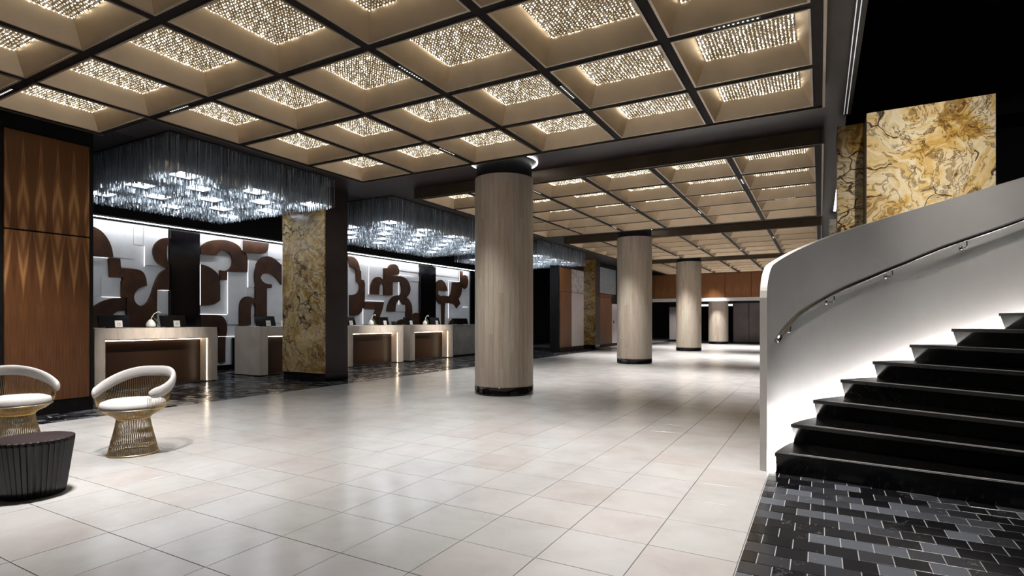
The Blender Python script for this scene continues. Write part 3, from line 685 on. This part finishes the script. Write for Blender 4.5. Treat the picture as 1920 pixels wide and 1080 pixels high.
# ------------------------------------------------------------------ crystal chandeliers
def chandelier(y0, y1, label):
    x0, x1 = -11.36, -7.9; zt, zb = CZ - .012, 3.283
    root = thing('crystal_chandelier', ((x0 + x1) / 2, (y0 + y1) / 2, zt), label, 'chandelier', 'crystal rod chandeliers')
    box('canopy', 'black', root, x0 - .03, x1 + .03, y0 - .03, y1 + .03, zt, CZ - .001)
    mods = []
    for a in range(5):
        for b in range(int((y1 - y0 - .3) / .59) + 1):
            if (a + b) % 2 == 0: mods.append((-8.36 - .615 * a, y0 + .47 + .59 * b))
    mods = [p for p in mods if p[1] < y1 - .08]
    sp = .056; rr = random.Random(int(y0 * 10)); m = MB(); shd = []
    nxr = int((x1 - x0) / sp); nyr = int((y1 - y0) / sp)
    for a in range(nxr + 1):
        for b in range(nyr + 1):
            x = x0 + a * (x1 - x0) / nxr + rr.uniform(-.008, .008); y = y0 + b * (y1 - y0) / nyr + rr.uniform(-.008, .008)
            dm = min(max(abs(x - p[0]), abs(y - p[1])) for p in mods)
            edge = a in (0, 1, nxr, nxr - 1) or b in (0, 1, nyr, nyr - 1)
            z0 = zb + rr.uniform(0, .025)
            if dm < .20 and not edge: z0 += .10
            z1 = zt if edge or rr.random() < .35 else zt - rr.uniform(.02, .30)
            r = rr.uniform(.009, .0135); an = rr.random() * 2
            c3 = [(x + r * cos(an + k * 2.0944), y + r * sin(an + k * 2.0944)) for k in range(3)]
            m.add([(p[0], p[1], z0) for p in c3] + [(p[0], p[1], z1) for p in c3], [(2, 1, 0), (0, 1, 4, 3), (1, 2, 5, 4), (2, 0, 3, 5)]); shd += [rr.choice((.16, .22, .3, .45, .85))] * 4
    o = m.build('crystal_rods', 'crystal', root, kind='stuff'); at = o.data.attributes.new('shade', 'FLOAT', 'FACE'); at.data.foreach_set('value', shd)
    for p in mods:
        lamp = box('light_tile', 'light_tile', root, p[0] - .15, p[0] + .15, p[1] - .15, min(p[1] + .15, y1), zb + .105, zb + .118)
        box('tile_housing', 'black', lamp, p[0] - .155, p[0] + .155, p[1] - .155, min(p[1] + .155, y1 + .005), zb + .1185, zb + .135)
        MB().tube([(p[0], p[1], zb + .135), (p[0], p[1], zt)], .006, 5).build('lamp_rod', 'steel', lamp)
chandelier(4.4, 7.36, 'large crystal rod chandelier above the nearest reception desk')
chandelier(8.94, 14.65, 'long crystal rod chandelier between the marble pier and nearest column')
chandelier(16.2, 20.0, 'distant crystal rod chandelier right of the nearest column')

# added spotlights, unseen between raft and chandeliers, put in to brighten the desks
for k, (y, lb) in enumerate([(5.6, 'first from the left'), (9.3, 'second from the left'), (11.6, 'third from the left'), (13.9, 'fourth from the left')]):
    root = thing('added_spotlight', (-7.2, y, CZ), 'added unseen black spotlight in the dark slot before the chandeliers, ' + lb, 'spotlight', 'added spotlights')
    MB().tube([(-7.2, y, CZ - .001), (-7.2, y, CZ - .06)], .012, 8).build('stem', 'black', root)
    MB().tube([(-7.17, y, CZ - .04), (-7.26, y, CZ - .13)], [.035, .045], 12).build('lamp_head', 'black', root)
    area('lamp', (-7.272, y, CZ - .142), (.06, .06), 6.5, (1, .95, .88), 27, rot=(0, radians(47), 0), parent=root)

# ------------------------------------------------------------------ curved staircase
SCX, SCY, SR, RISE = 2.8965, 4.406, 3.2334, .1598
TH0, DTH = radians(172.785), radians(8.452)
def pol(th, r, z): return (SCX + r * cos(th), SCY + r * sin(th), z)
st = thing('curved_staircase', (SCX, SCY, 0), 'black marble curved staircase with white balustrade wall and steel handrail', 'staircase')
RI = 1.3
for n in range(1, 12):
    th = TH0 - DTH * (n - 1); z = RISE * n; th2 = th - DTH - radians(1.2)
    seg = 5; m = MB(); v = []
    for k in range(seg + 1):
        a = th + (th2 - th) * k / seg
        for r in (SR, RI):
            v += [pol(a, r, z - .03), pol(a, r, z)]
    f = []
    for k in range(seg):
        b = 4 * k; f += [(b + 1, b + 3, b + 7, b + 5), (b, b + 4, b + 6, b + 2), (b, b + 1, b + 5, b + 4), (b + 2, b + 6, b + 7, b + 3)]
    f += [(0, 2, 3, 1), (4 * seg, 4 * seg + 1, 4 * seg + 3, 4 * seg + 2)]
    m.add(v, f); tr = m.build('tread', 'black_marble', st)
    # leaning riser block under the tread: top front set back a little, foot set back more
    d1, d2 = .012, .055 if n > 1 else .014
    def pb(r, back, zz, al): # point 'back' metres behind the nosing line
        a = th - al; c = (cos(th), sin(th)); tdir = (sin(th), -cos(th))
        return (SCX + c[0] * r + tdir[0] * back, SCY + c[1] * r + tdir[1] * back, zz)
    zb = z - RISE + (.0 if n > 1 else 0)
    rO = SR - .006
    v = [pb(rO, d1, z - .03, 0), pb(RI, d1, z - .03, 0), pb(rO, d2, zb, 0), pb(RI, d2, zb, 0), pb(rO - .02, .16, z - .03, 0), pb(RI, .09, z - .03, 0), pb(rO - .02, .16, zb, 0), pb(RI, .09, zb, 0)]
    MB().add(v, [(0, 1, 3, 2), (4, 6, 7, 5), (0, 4, 5, 1), (2, 3, 7, 6), (0, 2, 6, 4), (1, 5, 7, 3)]).build('riser', 'black_marble', st)
    for q, (b0, b1) in enumerate([(.004, .009), (.035, .039), (.045, .049), (.055, .059)]):
        v = [pb(SR - .10, b0, z + .0005, 0), pb(RI, b0, z + .0005, 0), pb(RI, b1, z + .0005, 0), pb(SR - .10, b1, z + .0005, 0)]
        v2 = [(p[0], p[1], p[2] + .0015) for p in v]
        MB().add(v + v2, [(4, 5, 6, 7), (3, 2, 1, 0), (0, 1, 5, 4), (1, 2, 6, 5), (2, 3, 7, 6), (3, 0, 4, 7)]).build('nosing_strip', 'nosing', tr)
# dark underside core so nothing shows through below the treads
def zline(thd): return RISE + (172.785 - thd) * RISE / 8.452
m = MB(); v = []; f = []
angs = [172.0 - 2 * k for k in range(48)]
for a in angs:
    zz = max(zline(a) - RISE - .05, .01)
    for r in (SR - .05, RI + .02): v += [pol(radians(a), r, 0), pol(radians(a), r, zz)]
for k in range(len(angs) - 1):
    b = 4 * k; f += [(b + 1, b + 3, b + 7, b + 5), (b, b + 4, b + 5, b + 1), (b + 2, b + 3, b + 7, b + 6)]
f += [(0, 1, 3, 2)]
m.add(v, f); m.build('stair_core', 'black', st)
# balustrade wall with rounded leading top corner
WI, WO = 3.292, 3.345
def ztop(a):   # degrees
    base = 2.172 + .01685 * (138.9 - a)
    dd = (172.6 - a) * pi / 180 * WI
    rc = .22
    if dd < rc: base -= rc - sqrt(max(0, rc * rc - (rc - dd) ** 2))
    return base
angs = [172.6 - .12 * k for k in range(10)] + [171.3 - .35 * k for k in range(10)] + [167.5 - 1.5 * k for k in range(64)]
m = MB(); v = []; f = []; fe = []
for a in angs:
    zt = ztop(a); ar = radians(a)
    v += [pol(ar, WI, 0), pol(ar, WI, zt), pol(ar, WO, zt), pol(ar, WO, 0)]
for k in range(len(angs) - 1):
    b = 4 * k; f += [(b, b + 1, b + 5, b + 4), (b + 2, b + 3, b + 7, b + 6)]; fe += [(b + 1, b + 2, b + 6, b + 5)]
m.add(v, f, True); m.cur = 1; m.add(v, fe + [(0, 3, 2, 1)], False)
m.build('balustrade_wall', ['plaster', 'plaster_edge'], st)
# light strip in the gap between treads and wall
m = MB(); v = []; f = []
la = [172.2 - 1.5 * k for k in range(62)]
for a in la:
    zz = max(zline(a) - RISE - .075, .008); v += [pol(radians(a), 3.243, zz), pol(radians(a), 3.284, zz), pol(radians(a), 3.284, zz - .006), pol(radians(a), 3.243, zz - .006)]
for k in range(len(la) - 1):
    b = 4 * k; f += [(b, b + 1, b + 5, b + 4), (b + 2, b + 3, b + 7, b + 6)]
m.add(v, f); m.build('stair_light_strip', 'led_stair', st)
RAIL = [(172.68, 1.045), (170.2, 1.092), (167.33, 1.149), (161.42, 1.263), (153.78, 1.389), (147.31, 1.503), (139.94, 1.629), (131.49, 1.79), (123.79, 1.955), (115.92, 2.103), (109.71, 2.232), (100, 2.42), (88, 2.66)]
def rail_z(a):
    for (a0, z0), (a1, z1) in zip(RAIL[:-1], RAIL[1:]):
        if a <= a0 and a >= a1: return z0 + (z1 - z0) * (a0 - a) / (a0 - a1)
    return RAIL[-1][1]
hr = MB().tube([pol(radians(172.6 - 1.5 * k), 3.215, rail_z(172.6 - 1.5 * k)) for k in range(57)], .021, 12).build('handrail', 'steel', st)
for a in (165.5, 149.8, 134.7, 119.45, 104.5):
    z = rail_z(a) - .02; A = radians(a)
    b = MB().tube([pol(A, 3.215, z), pol(A, 3.215, z - .045), pol(A, 3.222, z - .058), pol(A, 3.24, z - .062), pol(A, 3.293, z - .062)], .006, 8)
    b.tube([pol(A, 3.285, z - .062), pol(A, 3.293, z - .062)], .022, 12); b.build('bracket', 'steel', hr)
# added downlights, out of view high over the stair, put in to light it
for x, y, p, lb in [(2.2, 3.0, 31, 'middle one'), (2.9, 5.4, 21, 'farthest one'), (1.4, 1.2, 42, 'nearest one')]:
    root = thing('added_stair_downlight', (x, y, 6.38), 'added unseen downlight in the black ceiling high above the staircase, ' + lb, 'downlight', 'added downlights over the staircase')
    MB().lathe([(.09, 0), (.10, -.01), (.075, -.012), (.07, .0)], 24, (x, y, 6.4)).build('trim_ring', 'black', root)
    area('lamp', (x, y, 6.37), (.13, .13), p, (1, .97, .93), 110, parent=root)

root = thing('added_pier_spotlight', (1.0, 4.6, 6.39), 'added unseen spotlight in the black ceiling aimed at the golden marble pier', 'spotlight')  # added lamp out of view, brightens the marble pier
MB().lathe([(.07, 0), (.08, -.01), (.055, -.012), (.05, 0)], 24, (1.0, 4.6, 6.4)).build('trim_ring', 'black', root)
area('lamp', (1.0, 4.6, 6.37), (.08, .08), 8, (1, .95, .86), 32, rot=(radians(39), 0, 0), parent=root)

# ------------------------------------------------------------------ wire chairs
def chair(loc, face, label):
    root = thing('wire_armchair', (loc[0], loc[1], 0), label, 'chair', 'wire armchairs')
    A0 = radians(58)                                # half opening at the front
    def rim(ph):                                    # ph: 0 front .. pi back
        p = abs((ph + pi) % (2 * pi) - pi); t_ = max(0, (p - A0) / (pi - A0)); s_ = .5 - .5 * cos(pi * min(1, t_ * 1.12))
        return (.292 + .028 * s_, .520 + .165 * s_)
    def P(ph, r, z): return (loc[0] + r * cos(face + ph), loc[1] + r * sin(face + ph), z)
    N = 132; lo = MB(); up = MB()
    for k in range(N):
        ph = 2 * pi * k / N
        for tw in (.16, -.16):
            if k % 2: continue
            lo.tube([P(ph, .192, .014), P(ph + tw * .5, .168, .12), P(ph + tw * .9, .14, .24), P(ph + tw, .126, .325)], .0025, 4, cap=False)
        p = abs((ph + pi) % (2 * pi) - pi)
        if p < A0: up.tube([P(ph, .126, .325), P(ph, .16, .352), P(ph, .21, .375), P(ph, .258, .415)], .0025, 4, cap=False)
        else:
            r, z = rim(ph); q = .10 * (1 if ph < pi else -1) * (1 - (p - A0) / (pi - A0))
            up.tube([P(ph, .126, .325), P(ph, .16, .352), P(ph, .222, .385), P(ph - q * .3, .268, .445), P(ph - q * .6, r - .012, .53 * .5 + z * .5 - .01), P(ph - q * .6, r, z)], .0025, 4, cap=False)
    lo.build('base_rods', 'brass', root, kind='stuff'); up.build('seat_rods', 'brass', root, kind='stuff')
    def ring(nm, r, z, rr, mat): MB().tube([P(2 * pi * k / 48, r, z) for k in range(48)], rr, 8, True).build(nm, mat, root)
    ring('base_ring', .195, .009, .008, 'brass'); ring('lower_ring', .176, .085, .003, 'brass'); ring('waist_ring', .126, .325, .009, 'brass_bright'); ring('seat_ring', .259, .415, .0045, 'brass')
    n = 41; pts = []; rad = []
    for k in range(n):
        ph = A0 + (2 * pi - 2 * A0) * k / (n - 1); r, z = rim(ph); pts.append(P(ph, r, z + .035)); e = min(k, n - 1 - k); rad.append(.023 if e > 1 else (.019 if e == 1 else .010))
    MB().tube(pts, rad, 14, rz=2.1).build('padded_rim', 'boucle', root)
    MB().lathe([(.0001, .40), (.22, .40), (.248, .418), (.256, .445), (.244, .472), (.20, .490), (.10, .496), (.0001, .496)], 40, (loc[0], loc[1], 0)).build('seat_cushion', 'boucle', root)
def facing(loc, deg): return atan2(-loc[1], -loc[0]) + radians(deg)   # degrees to the right of facing the viewer
chair((-5.44, 2.70), facing((-5.44, 2.70), -35), 'wire armchair with pale boucle seat, standing alone right of the black table')
chair((-6.60, 2.27), facing((-6.60, 2.27), 25), 'wire armchair with pale boucle seat behind the black fluted table, cut by frame')

# ------------------------------------------------------------------ fluted drum table
root = thing('fluted_drum_table', (-4.764, 1.725, 0), 'low black drum table with scalloped fluted sides at the left edge', 'table')
NF = 40; sub = 6; v = []; f = []
levels = [(.176, 0), (.186, .05), (.226, .34), (.230, .365), (.230, .379)]
for (r, z) in levels:
    for k in range(NF * sub):
        an = 2 * pi * k / (NF * sub); fl_ = abs(sin(pi * (k % sub) / sub)); rr = r - .0105 * fl_
        v.append((-4.764 + rr * cos(an), 1.725 + rr * sin(an), z))
M_ = NF * sub
for i in range(len(levels) - 1):
    for k in range(M_): f.append((i * M_ + k, i * M_ + (k + 1) % M_, (i + 1) * M_ + (k + 1) % M_, (i + 1) * M_ + k))
f.append(tuple(range(M_ - 1, -1, -1)))
m = MB(); m.add(v, f, False); m.build('fluted_body', 'black_satin', root)
v = []; f = []
for z, dr in ((.3791, 0), (.388, 0), (.392, .004)):
    for k in range(M_):
        an = 2 * pi * k / M_; rr = .2305 - dr - .0105 * abs(sin(pi * (k % sub) / sub)); v.append((-4.764 + rr * cos(an), 1.725 + rr * sin(an), z))
for i in range(2):
    for k in range(M_): f.append((i * M_ + k, i * M_ + (k + 1) % M_, (i + 1) * M_ + (k + 1) % M_, (i + 1) * M_ + k))
f += [tuple(2 * M_ + k for k in range(M_)), tuple(range(M_ - 1, -1, -1))]
m = MB(); m.add(v, f, False); m.build('table_top', 'dark_soffit', root)
